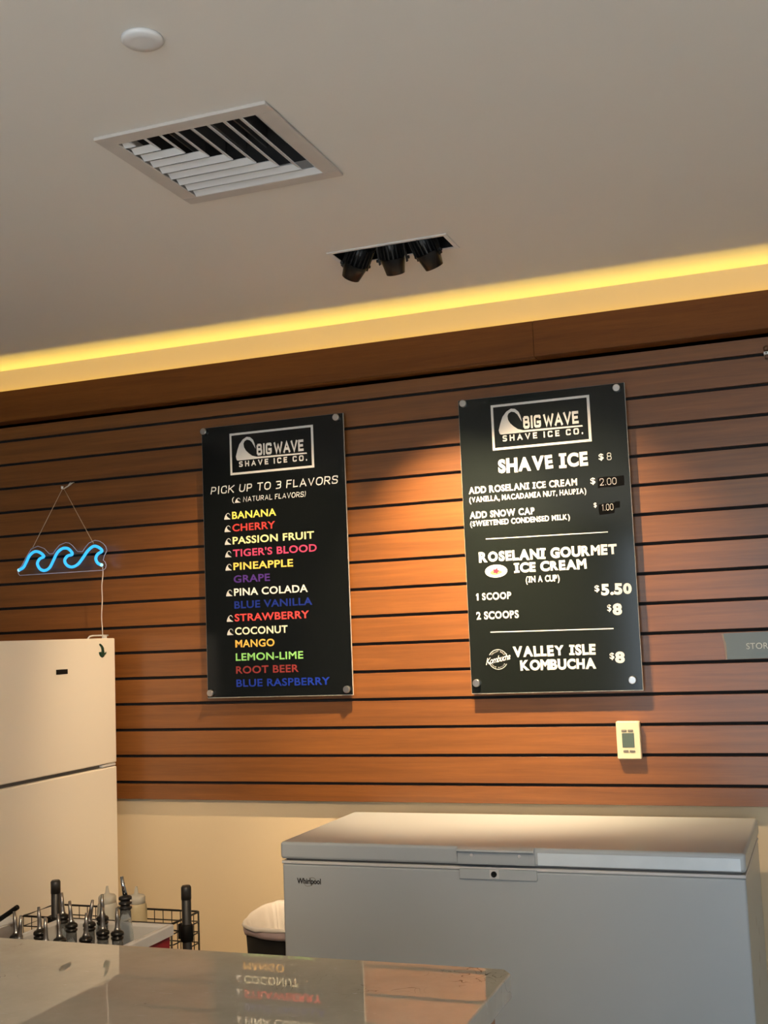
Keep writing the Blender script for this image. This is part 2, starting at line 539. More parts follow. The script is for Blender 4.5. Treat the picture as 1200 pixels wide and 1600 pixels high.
def stroke_text(s, x0, x1, z, cap, y, t=.24, rad=.35, serif=False, jitter=0.0, slant=0.0, gap=None, space=.5, rot=0.0):
    """text drawn with strokes, fitted between x0 and x1 on the plane y; returns an MB"""
    gap = gap if gap is not None else .10 + t * .12
    glyphs, w = [], 0
    for ch in s:
        if ch == ' ':
            w += space; continue
        g = G[ch]
        if serif and ch == 'I':
            g = G_SERIF_I
        if serif and ch == '1':
            g = G_SERIF_1
        gw = g[0] + t * .25 * (g[0] > .3)
        glyphs.append((g, gw, w, ch)); w += gw + gap
    w -= gap
    sx = (x1 - x0) / w
    rnd = random.Random(s)
    mb = MB()
    for g, gw, gx, ch in glyphs:
        a = rnd.uniform(-jitter, jitter); sc = 1 + rnd.uniform(-jitter, jitter) * .8
        for lay, (kind, pts) in enumerate(g[1]):
            tt = t if ch not in "(),'" else t * .75
            w_in = max(gw - tt, 0.001)
            if gw <= tt * 1.2:
                q = [(gw / 2 + (px - .5) * .12, tt / 2 + py * (1 - tt)) for px, py in pts]
            else:
                q = [(tt / 2 + px * w_in, tt / 2 + py * (1 - tt)) for px, py in pts]
            if ch == '.':
                q = [(gw / 2, tt * .35), (gw / 2, tt * .65)]
            closed = kind == 'o'
            if kind:
                q = fillet(q, rad, closed)
            vs, fs = ribbon(q, tt, closed, ext=(kind == '' and ch not in 'BDPRK') or t < .16)
            out = []
            for v in vs:
                cx, cz = v.x - gw / 2, (v.y - .5)
                ux = (cx * math.cos(a) - cz * math.sin(a)) * sc + gw / 2 + gx + slant * (v.y)
                uz = (cx * math.sin(a) + cz * math.cos(a)) * sc + .5
                X, Z = ux * sx, uz * cap
                out.append((x0 + X, y - lay * .00005, z + Z + rot * X))
            mb.add(out, fs)
    return mb


def font_mesh(s, bold=0.0, shear=0.0, spacing=1.0):
    cu = bpy.data.curves.new('txt', 'FONT')
    cu.body = s
    cu.offset = bold
    cu.shear = shear
    cu.space_character = spacing
    cu.resolution_u = 4
    o = bpy.data.objects.new('txt', cu)
    COL.objects.link(o)
    dg = bpy.context.evaluated_depsgraph_get()
    me = bpy.data.meshes.new_from_object(o.evaluated_get(dg))
    bpy.data.objects.remove(o)
    bpy.data.curves.remove(cu)
    vs = [v.co.copy() for v in me.vertices]
    fs = [tuple(p.vertices) for p in me.polygons]
    bpy.data.meshes.remove(me)
    return vs, fs


_caps = {}


def font_text(s, x0, x1, z, cap, y, bold=0.0, shear=0.0, spacing=1.0, rot=0.0):
    if bold not in _caps:
        vs, _ = font_mesh('H', bold)
        _caps[bold] = (min(v.y for v in vs), max(v.y for v in vs))
    lo, hi = _caps[bold]
    vs, fs = font_mesh(s, bold, shear, spacing)
    a, b = min(v.x for v in vs), max(v.x for v in vs)
    k = (x1 - x0) / (b - a)
    mb = MB()
    mb.add([(x0 + (v.x - a) * k, y, z + (v.y - lo) / (hi - lo) * cap + rot * (v.x - a) * k) for v in vs], fs)
    return mb


def heavy_text(s, x0, x1, z, cap, y, bold=.05, gap=.05, space=.34, jitter=.05):
    """plump display capitals with a slab I, each letter slightly askew"""
    vs, _ = font_mesh('H', bold)
    lo, hi = min(v.y for v in vs), max(v.y for v in vs)
    H_ = hi - lo
    rnd = random.Random(s)
    items, w = [], 0
    for ch in s:
        if ch == ' ':
            w += space; continue
        if ch == 'I':
            a, b, tk = 0, H_ * .56, H_ * .27
            c = (a + b) / 2
            vs = [Vector(p) for p in ((a, lo), (b, lo), (b, lo + tk * .72), (c + tk * .55, lo + tk * .72), (c + tk * .55, hi - tk * .72), (b, hi - tk * .72), (b, hi), (a, hi), (a, hi - tk * .72), (c - tk * .55, hi - tk * .72), (c - tk * .55, lo + tk * .72), (a, lo + tk * .72))]
            fs = [(0, 1, 2, 3, 10, 11), (3, 4, 9, 10), (4, 5, 6, 7, 8, 9)]
        elif ch == '1':
            tk = H_ * .27
            vs = [Vector(p) for p in ((tk * .55, lo), (tk * 1.55, lo), (tk * 1.55, hi), (tk * .7, hi), (0, hi - tk * .75), (.02, hi - tk * 1.5), (tk * .55, hi - tk * 1.2))]
            fs = [tuple(range(7))]
        else:
            vs, fs = font_mesh(ch, bold)
        a, b = min(v.x for v in vs), max(v.x for v in vs)
        items.append((vs, fs, a, b, w)); w += b - a + gap
    k = (x1 - x0) / (w - gap)
    ky = cap / H_
    mb = MB()
    for vs, fs, a, b, px in items:
        r_, sc = rnd.uniform(-jitter, jitter), 1 + rnd.uniform(-jitter, jitter)
        c = (a + b) / 2
        out = []
        for v in vs:
            X, Z = (v.x - c) * k * sc, (v.y - lo - H_ / 2) * ky * sc
            out.append((x0 + (px + (b - a) / 2) * k + X * math.cos(r_) - Z * math.sin(r_), y, z + cap / 2 + X * math.sin(r_) + Z * math.cos(r_)))
        mb.add(out, fs)
    return mb


# ================================================================== STRUCTURE
CEIL = 2.487
RX0, RX1 = -3.0, 3.3
VENT = (-1.336, -0.944, -1.573, -1.177)
FIX = (-1.198, -0.857, -0.688, -0.564)


def ceiling_mesh():
    vi = (VENT[0] + .03, VENT[1] - .03, VENT[2] + .03, VENT[3] - .03)
    fi = (FIX[0] + .010, FIX[1] - .010, FIX[2] + .010, FIX[3] - .010)
    xs = sorted([RX0, RX1, vi[0], vi[1], fi[0], fi[1]])
    ys = sorted([FRONT_Y, 0.0, vi[2], vi[3], fi[2], fi[3]])
    mb = MB()
    for i in range(len(xs) - 1):
        for j in range(len(ys) - 1):
            cx, cy = (xs[i] + xs[i + 1]) / 2, (ys[j] + ys[j + 1]) / 2
            if any(h[0] < cx < h[1] and h[2] < cy < h[3] for h in (vi, fi)):
                continue
            mb.box(xs[i], xs[i + 1], ys[j], ys[j + 1], CEIL, CEIL + .02)
    return mb


ceiling_mesh().build('ceiling', M['ceiling'], kind='structure')
MB().box(RX0 - .2, RX1 + .2, FRONT_Y - .2, .3, -.1, 0).build('floor', M['floor'], kind='structure')
WB = MB().box(RX0, RX1, .023, .2, 0, 2.60)
WB.box(RX0, RX1, 0.0, .03, 2.27, 2.60)
WB.build('wall_back', M['cream'], kind='structure')
MB().box(RX0 - .15, RX0, FRONT_Y, .2, 0, 2.6).build('wall_left', M['panel'], kind='structure')
MB().box(RX1, RX1 + .15, FRONT_Y, .2, 0, 2.6).build('wall_right', M['plain'], kind='structure')
wf = MB()
wf.box(RX0, WIN_X0, FRONT_Y - .15, FRONT_Y, 0, 2.6).box(WIN_X1, RX1, FRONT_Y - .15, FRONT_Y, 0, 2.6)
wf.box(WIN_X0, WIN_X1, FRONT_Y - .15, FRONT_Y, 0, WIN_Z0).box(WIN_X0, WIN_X1, FRONT_Y - .15, FRONT_Y, WIN_Z1, 2.6)
wf.build('wall_front', M['panel'], kind='structure')

# slatted timber cladding: boards in front of a black backing
P_, Z0_, GAP = .0886, 2.2198, .0096
sl = MB()
edges = [Z0_ - P_ * k for k in range(15)]
sl.box(RX0, RX1, 0, .012, edges[0] + GAP / 2, 2.30)
for k in range(14):
    sl.box(RX0, RX1, 0, .012, edges[k + 1] + GAP / 2, edges[k] - GAP / 2)
sl.box(RX0, RX1, 0, .012, .923, edges[14] - GAP / 2)
slat = sl.build('trim_1', M['slat'], bevel=.0007, segs=1, kind='structure')
MB().box(RX0, RX1, .012, .023, .926, 2.30).build('backing', M['black'], slat)
# fascia with the trough for the light strip
fa = MB()
for a, b in ((RX0, -.781), (-.7803, RX1)):
    fa.box(a, b, -.063, -.053, 2.281, 2.393)
    fa.box(a, b, -.053, 0, 2.281, 2.295)
fa.build('trim_2', M['fascia'], bevel=.001, segs=1, kind='structure')

# ================================================================== CEILING FITTINGS
t = thing('ceiling_disc', 'small round white cover plate on the ceiling above the air vent', 'cover plate', (-1.030, -1.873, CEIL))
MB().lathe([(.036, 0), (.036, -.005), (.033, -.008), (.02, -.0088)], 40, Matrix.Translation((-1.030, -1.873, CEIL))).build('plate', M['white_metal'], t)

# air vent
x0, x1, y0, y1 = VENT
vt = thing('ceiling_vent', 'square white ceiling air vent with nested angled louvers', 'air vent', ((x0 + x1) / 2, (y0 + y1) / 2, CEIL))
bw = .036
fr = MB()
i0, i1, j0, j1 = x0 + bw, x1 - bw, y0 + bw, y1 - bw
for (a, b, c, d) in ((x0, x1, y0, j0), (x0, x1, j1, y1), (x0, i0, j0, j1), (i1, x1, j0, j1)):
    fr.box(a, b, c, d, CEIL - .008, CEIL)
for (a, b, c, d) in ((x0 + .03, i1 + .006, y0 + .03, j0), (x0 + .03, i1 + .006, j1, y1 - .03), (x0 + .03, i0, j0, j1), (i1, x1 - .03, j0, j1)):
    fr.box(a, b, c, d, CEIL - .006, CEIL + .03)
fr.build('frame', M['vent_frame'], vt, bevel=.0015, segs=1)
du = MB()
q0, q1, r0, r1, zt = x0 + .031, x1 - .031, y0 + .031, y1 - .031, CEIL + .20
du.add([(q0, r0, CEIL + .021), (q1, r0, CEIL + .021), (q1, r1, CEIL + .021), (q0, r1, CEIL + .021), (q0, r0, zt), (q1, r0, zt), (q1, r1, zt), (q0, r1, zt)],
       [(0, 1, 5, 4), (1, 2, 6, 5), (2, 3, 7, 6), (3, 0, 4, 7), (4, 5, 6, 7)])
du.build('duct', M['duct'], vt)
vn = MB()
for k in range(6):
    xx = q0 + .03 + k * .053
    vn.box(xx, xx + .004, r0 + .01, r1 - .01, CEIL + .075, CEIL + .125)
vn.build('damper', M['gasket'], vt)
NL = 9
cw, ch_ = .0145, .0088
for k in range(NL):
    d = .008 + k * (i1 - i0 - cw - .004) / (NL - 1) * .985 + .016
    vx, vy = i0 + d - .012, j0 + d - .012
    zl, zu = CEIL - .006, CEIL - .006 + ch_
    lv = MB()
    lv.add([(vx, j0, zu), (vx, vy, zu), (vx + cw, vy + cw, zl), (vx + cw, j0, zl)], [(0, 1, 2, 3)])
    lv.add([(i0, vy, zu), (vx, vy, zu), (vx + cw, vy + cw, zl), (i0, vy + cw, zl)], [(0, 3, 2, 1)])
    lv.build('louver', M['white_metal'], vt, solid=.0022)


# triple spotlight, heads tipped toward the boards
def aim(loc, target):
    return Matrix.Translation(loc) @ (Vector(target) - Vector(loc)).to_track_quat('-Z', 'Y').to_matrix().to_4x4()


def spot_fixture(F, label, heads, watts):
    x0, x1, y0, y1 = F
    st = thing('recessed_spotlight', label, 'ceiling light', ((x0 + x1) / 2, (y0 + y1) / 2, CEIL))
    w = .012
    f = MB()
    for (a, b, c, d) in ((x0, x1, y0, y0 + w), (x0, x1, y1 - w, y1), (x0, x0 + w, y0 + w, y1 - w), (x1 - w, x1, y0 + w, y1 - w)):
        f.box(a, b, c, d, CEIL - .003, CEIL)
    f.build('trim_frame', M['white_metal'], st, bevel=.0008, segs=1)
    h = MB()
    a, b, c, d = x0 + .0105, x1 - .0105, y0 + .0105, y1 - .0105
    z0, z1 = CEIL - .001, CEIL + .13
    h.add([(a, c, z0), (b, c, z0), (b, d, z0), (a, d, z0), (a, c, z1), (b, c, z1), (b, d, z1), (a, d, z1)],
          [(0, 1, 5, 4), (1, 2, 6, 5), (2, 3, 7, 6), (3, 0, 4, 7), (4, 5, 6, 7)])
    h.build('housing', M['spot_black'], st)
    for (px, tgt, wk, size) in heads:
        loc = Vector((px, (y0 + y1) / 2 + .002, CEIL - .020))
        m = aim(loc, tgt) @ Matrix.Scale(1.12, 4)
        s = MB()
        s.lathe([(.0305, .0), (.030, -.004), (.0225, -.040), (.0205, -.040), (.018, -.012)], 28, m, cap=False)
        s.lathe([(.020, -.012), (.001, -.0121)], 28, m, cap=False)
        sn = s.build('snoot', M['spot_black'], st)
        hs = MB()
        hs.lathe([(.026, .0), (.026, .046), (.012, .05)], 24, m)
        for q in range(20):
            a_ = 2 * PI * q / 20
            hs.box(.024, .0335, -.0017, .0017, .002, .044, m @ Matrix.Rotation(a_, 4, 'Z'))
        hs.build('heat_sink', M['spot_black'], sn)
        for sgn in (-1, 1):
            br = MB()
            br.box(.0345 * sgn - .0013, .0345 * sgn + .0013, -.006, .006, -.014, .05, m)
            br.lathe([(.004, 0), (.004, .007)], 10, m @ Matrix.Translation((.0345 * sgn, 0, -.004)) @ Matrix.Rotation(sgn * PI / 2, 4, 'Y'))
            br.build('bracket', M['spot_black'], sn)
        lp = m @ Vector((0, 0, -.043))
        if wk:
            spot('spotlight_beam', lp, tgt, watts * wk, size)
    return st


spot_fixture(FIX, 'white framed recess holding three black spotlight heads tipped toward the menu boards', [
    (-1.137, (-1.95, -.02, 1.40), .24, 54),
    (-1.030, (-1.06, 0, 1.40), .74, 60),
    (-.930, (-.66, 0, 1.50), .30, 60)], SPOT_W)
# added fixture out of view, warming the fridge and lower wall
spot_fixture((-.45, -.109, -2.95, -2.826), 'added unseen recess with three black spotlight heads warming the fridge and wall', [
    (-.385, (-2.28, -.4, .95), .32, 40),
    (-.28, (-1.6, -.1, .7), .24, 50),
    (-.175, (-.8, -.3, .9), .0, 50)], SPOT_W)

# ================================================================== MENU BOARDS
YB = -.030          # face of the boards
YT = YB - .0006     # print


def wave_pts(x0, z0, w, h):
    pts = [(0, .05), (.012, .16), (.09, .42), (.2, .66), (.36, .86), (.56, .985), (.74, .97), (.88, .84), (.95, .68), (1.0, .43),
           (.95, .58), (.85, .76), (.72, .865), (.57, .885), (.45, .82), (.4, .70), (.42, .56), (.51, .41), (.64, .28), (.80, .16), (1.0, .05), (1.0, 0), (.04, 0)]
    return [(x0 + px * w, z0 + pz * h) for px, pz in pts]


def icon(x0, z0, w, h, parent, m=None):
    o = MB()
    p = wave_pts(x0, z0, w, h)
    o.add([(a, YT, b) for a, b in p], [tuple(range(len(p)))])
    return o.build('wave_icon', m or M['print_white'], parent)


def flat(pts, y, name, m, parent):
    o = MB()
    o.add([(a, y, b) for a, b in pts], [tuple(range(len(pts)))])
    return o.build(name, m, parent)


def logo(X0, X1, Z0, Z1, parent):
    w, h = X1 - X0, Z1 - Z0
    t = .0075
    fr = MB()
    for (a, b, c, d) in ((X0, X1, Z1 - t, Z1), (X0, X1, Z0, Z0 + t), (X0, X0 + t, Z0 + t, Z1 - t), (X1 - t * 1.1, X1, Z0 + t, Z1 - t)):
        fr.add([(a, YT, c), (b, YT, c), (b, YT, d), (a, YT, d)], [(0, 1, 2, 3)])
    fr.build('logo_border', M['print_white'], parent)
    W = [(-1.829, 2.06), (-1.831, 2.07), (-1.825, 2.091), (-1.817, 2.111), (-1.804, 2.126), (-1.789, 2.134), (-1.776, 2.132), (-1.765, 2.122),
         (-1.76, 2.11), (-1.756, 2.09), (-1.762, 2.101), (-1.769, 2.114), (-1.778, 2.122), (-1.788, 2.1245), (-1.797, 2.12), (-1.801, 2.112), (-1.7995, 2.1),
         (-1.793, 2.088), (-1.783, 2.078), (-1.77, 2.068), (-1.752, 2.0625), (-1.569, 2.0605), (-1.567, 2.0560), (-1.745, 2.0565), (-1.787, 2.056), (-1.825, 2.056)]
    f = lambda x, z: (X0 + (x + 1.8535) / .311 * w, Z0 + (z - 2.008) / .143 * h)
    flat([f(*p) for p in W], YT, 'wave_emblem', M['print_white'], parent)
    a, zb = f(-1.752, 2.0665); b, zt = f(-1.696, 2.106)
    stroke_text('BIG', a, b, zb, zt - zb, YT, t=.22, rad=.16, gap=.13).build('lettering', M['print_white'], parent)
    a, zb = f(-1.688, 2.0665); b, zt = f(-1.579, 2.1055)
    stroke_text('WAVE', a, b, zb, zt - zb, YT, t=.22, rad=.16, gap=.10).build('lettering', M['print_white'], parent)
    a, zb = f(-1.820, 2.0335); b, zt = f(-1.568, 2.0525)
    stroke_text('SHAVE ICE CO.', a, b, zb, zt - zb, YT, t=.22, rad=.2, gap=.46, space=.62).build('lettering', M['print_white'], parent)


def board(X0, X1, Z0, Z1, label, offs, face):
    t = thing('menu_board', label, 'menu board', ((X0 + X1) / 2, 0, Z0))
    MB().box(X0, X1, YB, YB + .004, Z0, Z1).build('panel', face, t)
    e = MB()
    e.box(X0 - .0008, X1 + .0012, YB + .0005, YB + .006, Z0 - .002, Z1 + .0005)
    e.build('clear_backing', M['edge'], t)
    for x, z in offs:
        m = Matrix.Translation((x, 0, z)) @ Matrix.Rotation(PI / 2, 4, 'X')
        s = MB()
        s.lathe([(.009, 0), (.009, .0300)], 24, m)
        s.lathe([(.0115, .0300), (.0115, .0395), (.0100, .0410)], 32, m)
        s.build('standoff', M['steel'], t, bevel=0)
    return t


L = board(-1.961, -1.436, 1.264, 2.179, 'black menu board of shave ice flavors in colored print, left of the other board',
          [(-1.951, 2.167), (-1.458, 2.166), (-1.948, 1.279), (-1.454, 1.281)], M['board'])
logo(-1.8545, -1.5435, 2.008, 2.151, L)
stroke_text('PICK UP TO 3 FLAVORS', -1.9322, -1.4628, 1.9481, .0262, YT, t=.135, rad=.45, jitter=.07, slant=.12, gap=.22, space=.50).build('lettering', M['print_white'], L)
stroke_text('(', -1.851, -1.8425, 1.9128, .019, YT, t=.10).build('lettering', M['print_white'], L)
icon(-1.840, 1.9126, .021, .0165, L)
stroke_text('NATURAL FLAVORS)', -1.8089, -1.5785, 1.9138, .0175, YT, t=.13, rad=.4, jitter=.06, slant=.1, gap=.2, space=.45).build('lettering', M['print_white'], L)
ROWS = [('BANANA', -1.6875, 1.8586, (242, 226, 105), 1), ('CHERRY', -1.6925, 1.8163, (206, 66, 60), 1), ('PASSION FRUIT', -1.5529, 1.7731, (252, 243, 170), 1),
        ("TIGER'S BLOOD", -1.5445, 1.7305, (214, 74, 112), 1), ('PINEAPPLE', -1.632, 1.6861, (252, 212, 104), 1), ('GRAPE', -1.7176, 1.6431, (84, 50, 132), 0),
        ('PINA COLADA', -1.5815, 1.5995, (253, 247, 232), 1), ('BLUE VANILLA', -1.5671, 1.5568, (28, 48, 138), 0), ('STRAWBERRY', -1.5796, 1.5142, (244, 78, 76), 1),
        ('COCONUT', -1.6585, 1.4694, (253, 248, 214), 1), ('MANGO', -1.7078, 1.4275, (252, 196, 92), 0), ('LEMON-LIME', -1.6056, 1.3833, (150, 216, 122), 0),
        ('ROOT BEER', -1.623, 1.3406, (140, 52, 50), 0), ('BLUE RASPBERRY', -1.5139, 1.2972, (24, 52, 158), 0)]
for s, xr, z, c, ic in ROWS:
    font_text(s, -1.8525, xr, z, .0246, YT, bold=.022, spacing=1.06).build('lettering', ink(*c), L)
    if ic:
        icon(-1.8825, z, .0235, .0220, L)

R_ = board(-1.0395, -.5185, 1.2595, 2.176, 'black price board, window reflection tinted in, white lettering, right of the colored flavor list',
           [(-1.023, 2.165), (-.541, 2.161), (-1.022, 1.291), (-.546, 1.289)], M['board_sheen'])
logo(-.935, -.625, 2.007, 2.1505, R_)
WHITE = M['print_white']
for s, a, b, z, c in [
        ('SHAVE ICE', -.9207, -.6404, 1.9341, .044), ('ADD ROSELANI ICE CREAM', -1.0188, -.6769, 1.8771, .0212),
        ('(VANILLA, MACADAMIA NUT, HAUPIA)', -1.0185, -.6508, 1.85, .0171), ('ADD SNOW CAP', -1.0194, -.8126, 1.7991, .0212),
        ('(SWEETENED CONDENSED MILK)', -1.0195, -.705, 1.7746, .0171), ('ROSELANI GOURMET', -.9964, -.5692, 1.661, .0318),
        ('ICE CREAM', -.8865, -.6631, 1.623, .0298), ('(IN A CUP)', -.8514, -.7469, 1.5906, .0195), ('5.50', -.6232, -.5326, 1.541, .033),
        ('8', -.5923, -.5654, 1.4811, .033), ('1 SCOOP', -1.0118, -.8996, 1.5438, .0225), ('2 SCOOPS', -1.0131, -.8793, 1.4851, .0232),
        ('VALLEY ISLE', -.9026, -.6507, 1.3663, .0316), ('KOMBUCHA', -.8826, -.6522, 1.3252, .0310), ('8', -.5935, -.5658, 1.3397, .0325)]:
    heavy_text(s, a, b, z, c, YT, bold=.052 if c > .025 else .034, gap=.05 if c > .025 else .07).build('lettering', WHITE, R_)
for a, b, z, c in [(-.6074, -.5924, 1.9499, .0185), (-.6365, -.6215, 1.8789, .0185), (-.6307, -.6217, 1.8075, .0135), (-.6431, -.6283, 1.5549, .0185),
                   (-.6086, -.5964, 1.4951, .0195), (-.6097, -.5961, 1.3533, .0185)]:
    heavy_text('$', a, b, z - c * .08, c * 1.0, YT, bold=.016, jitter=.02).build('price_sign', WHITE, R_)
stroke_text('8', -.5827, -.5688, 1.9452, .0225, YT, t=.09, rad=.45).build('chalk_price', M['chalk'], R_)
flat([(-.614, 1.894), (-.59, 1.8965), (-.562, 1.8945), (-.5355, 1.8955), (-.535, 1.88), (-.536, 1.866), (-.57, 1.8635), (-.6, 1.8645), (-.615, 1.863)], YT, 'marker_patch', M['marker'], R_)
flat([(-.616, 1.813), (-.60, 1.816), (-.567, 1.8165), (-.567, 1.819), (-.552, 1.8185), (-.553, 1.800), (-.568, 1.799), (-.570, 1.785), (-.59, 1.783), (-.615, 1.782), (-.617, 1.797)], YT, 'marker_patch', M['marker'], R_)
stroke_text('2.00', -.608, -.5585, 1.8705, .0205, YT - .0005, t=.085, rad=.45, jitter=.06, gap=.2).build('chalk_price', M['chalk'], R_)
stroke_text('1.00', -.606, -.5725, 1.7938, .0195, YT - .0005, t=.085, rad=.45, jitter=.06, gap=.2).build('chalk_price', M['chalk'], R_)
flat([(-.971, 1.7315), (-.593, 1.7275), (-.593, 1.7305), (-.971, 1.7342)], YT, 'rule_line', WHITE, R_)
flat([(-.971, 1.4433), (-.593, 1.4395), (-.593, 1.4428), (-.971, 1.4463)], YT, 'rule_line', WHITE, R_)
# oval flower emblem
ov = flat([(-.9435 + .0355 * math.cos(2 * PI * k / 40), 1.6315 + .0198 * math.sin(2 * PI * k / 40)) for k in range(40)], YT, 'oval_emblem', WHITE, R_)
flat([(-.9435 + a, 1.6285 + b) for a, b in ((-.019, .0), (-.012, .0055), (.0, .006), (.012, .0045), (.021, -.001), (.012, -.0055), (.002, -.0085), (-.010, -.0085), (-.018, -.005))], YT - .0004, 'leaf_print', ink(226, 176, 96), ov)
flat([(-.9435 + .0085 * (1 + .22 * math.cos(5 * q)) * math.cos(q), 1.6315 + .0072 * (1 + .22 * math.cos(5 * q)) * math.sin(q)) for q in [2 * PI * k / 50 for k in range(50)]], YT - .0008, 'flower_print', ink(226, 44, 66), ov)
em = MB()
for k, ch in enumerate('ROSELANI'):
    a_ = math.radians(152 - k * 17.7)
    cx, cz = -.9435 + .0255 * math.cos(a_), 1.6315 + .0108 * math.sin(a_) - .001
    one = stroke_text(ch, -.0017, .0017, -.0022, .0052, 0, t=.2)
    ro = -(k - 3.5) * .085
    for v in one.v:
        x, z = v.x * math.cos(ro) - v.z * math.sin(ro), v.x * math.sin(ro) + v.z * math.cos(ro)
        v.x, v.y, v.z = cx + x, YT - .0006, cz + z
    em.add(one.v, one.f)
em.build('emblem_lettering', ink(206, 84, 96), ov)
# round kombucha emblem
ke = MB()
for a0, a1 in ((14, 150), (196, 330)):
    p = [(-.951 + .0300 * math.cos(math.radians(a0 + (a1 - a0) * k / 24)), 1.3610 + .0300 * math.sin(math.radians(a0 + (a1 - a0) * k / 24))) for k in range(25)]
    vs, fs = ribbon(p, .0016)
    ke.add([(v.x, YT, v.y) for v in vs], fs)
kr = ke.build('ring_emblem', WHITE, R_)
for word, top in (('VALLEY ISLE', True), ('MAUI HAWAII', False)):
    kt = MB()
    n = len(word)
    for k, ch in enumerate(word):
        if ch == ' ':
            continue
        a_ = math.radians(90 + (n / 2 - .5 - k) * 10.5) if top else math.radians(270 - (n / 2 - .5 - k) * 10.5)
        one = stroke_text(ch, -.0014, .0014, -.002, .004, 0, t=.18)
        ro = a_ - PI / 2 if top else a_ + PI / 2
        cx, cz = -.951 + .0248 * math.cos(a_), 1.3610 + .0248 * math.sin(a_)
        for v in one.v:
            x, z = v.x * math.cos(ro) - v.z * math.sin(ro), v.x * math.sin(ro) + v.z * math.cos(ro)
            v.x, v.y, v.z = cx + x, YT, cz + z
        kt.add(one.v, one.f)
    kt.build('emblem_lettering', M['chalk'], kr)
font_text('Kombucha', -.990, -.912, 1.345, .0195, YT - .0004, bold=.012, shear=.35, spacing=.88, rot=.20).build('script_lettering', WHITE, R_)

# ================================================================== WALL ITEMS
t = thing('thermostat', 'ivory wall thermostat with grey display and four buttons', 'thermostat', (-.572, 0, 1.058))
MB().box(-.606, -.536, -.020, 0, 1.058, 1.168).build('case', M['ivory'], t, bevel=.004, segs=3)
MB().box(-.5895, -.554, -.0215, -.018, 1.092, 1.134).build('screen', M['screen'], t, bevel=.001)
for x, z in ((-.5905, 1.137), (-.5715, 1.137), (-.588, 1.078), (-.5695, 1.078)):
    MB().box(x, x + .016, -.0222, -.018, z, z + .0075).build('button', M['grey'], t, bevel=.0025)

t = thing('door_plaque', 'grey plastic room sign lettered STOR, cut off by the photo at right', 'sign', (-.2, 0, 1.34))
MB().poly([(-.283, 1.4145), (-.13, 1.4155), (-.13, 1.3410), (-.2765, 1.3395), (-.2762, 1.365), (-.2772, 1.385), (-.281, 1.400)], -.004, 0).build('plate', M['plaque'], t)
MB().poly([(-.289, 1.4145), (-.283, 1.4145), (-.281, 1.400), (-.2772, 1.385), (-.2762, 1.365), (-.2765, 1.3395), (-.281, 1.3393), (-.282, 1.37), (-.284, 1.39)], -.0035, 0).build('frosted_edge', M['plaque_edge'], t)
font_text('STOR', -.2215, -.1615, 1.3672, .0172, -.0046, bold=.0, spacing=1.02).build('lettering', M['plaque_text'], t)
br_ = MB()
for k in range(7):
    br_.box(-.196 + k * .0042, -.1935 + k * .0042, -.0052, -.0038, 1.3515 + .0025 * (k % 2), 1.354 + .0025 * (k % 2))
br_.build('raised_dots', M['screen'], t)

t = thing('hanging_ornament', 'brown carved ornament with a white tag in the top groove, at the photo edge', 'ornament', (-.105, 0, 2.20))
MB().lathe([(.004, 0), (.008, .004), (.0075, .012), (.004, .015)], 14, Matrix.Translation((-.1065, -.012, 2.2262))).build('knob', M['brown'], t)
MB().box(-.114, -.092, -.022, .006, 2.2145, 2.2225).build('tag', M['tagw'], t, bevel=.0006, segs=1)
MB().box(-.111, -.094, -.020, -.002, 2.203, 2.2140).build('block', M['brown'], t, bevel=.002)
MB().box(-.109, -.105, -.0228, -.0215, 2.217, 2.2205).box(-.099, -.094, -.0228, -.0215, 2.217, 2.2205).build('tag_mark', M['ink'], t)

# neon wave sign on its cords
hk = thing('wire_hook', 'small bright wire hook in the groove above the neon wave sign', 'hook', (-2.513, 0, 2.022))
hb = MB()
hb.tube([(-2.507, .004, 2.0415), (-2.508, -.004, 2.040), (-2.513, -.022, 2.026), (-2.514, -.05, 2.013), (-2.5135, -.056, 2.014), (-2.5125, -.056, 2.022)], .0020, 8)
hb.tube([(-2.5195, .004, 2.0415), (-2.519, -.004, 2.040), (-2.5145, -.022, 2.027), (-2.516, -.05, 2.013), (-2.5175, -.056, 2.014), (-2.518, -.056, 2.023)], .0020, 8)
hb.build('hook_wire', M['tagw'], hk)
YN = -.050
t = thing('neon_sign', 'blue neon sign shaped as three curling waves hanging on cords', 'neon sign', (-2.53, YN, 1.72))
PLATE = [(-2.716, 1.736), (-2.714, 1.722), (-2.708, 1.715), (-2.356, 1.714), (-2.346, 1.720), (-2.343, 1.731), (-2.347, 1.742), (-2.355, 1.749), (-2.350, 1.764), (-2.339, 1.782),
         (-2.344, 1.797), (-2.354, 1.808), (-2.369, 1.817), (-2.388, 1.821), (-2.413, 1.813), (-2.428, 1.799), (-2.440, 1.784), (-2.461, 1.786), (-2.482, 1.809), (-2.495, 1.818),
         (-2.510, 1.821), (-2.536, 1.814), (-2.552, 1.799), (-2.564, 1.785), (-2.580, 1.785), (-2.602, 1.806), (-2.629, 1.816), (-2.657, 1.808), (-2.679, 1.780), (-2.699, 1.749)]
plm = MB().poly(PLATE, YN + .004, YN + .008)
pl = plm.build('clear_plate', M['acrylic'], t)
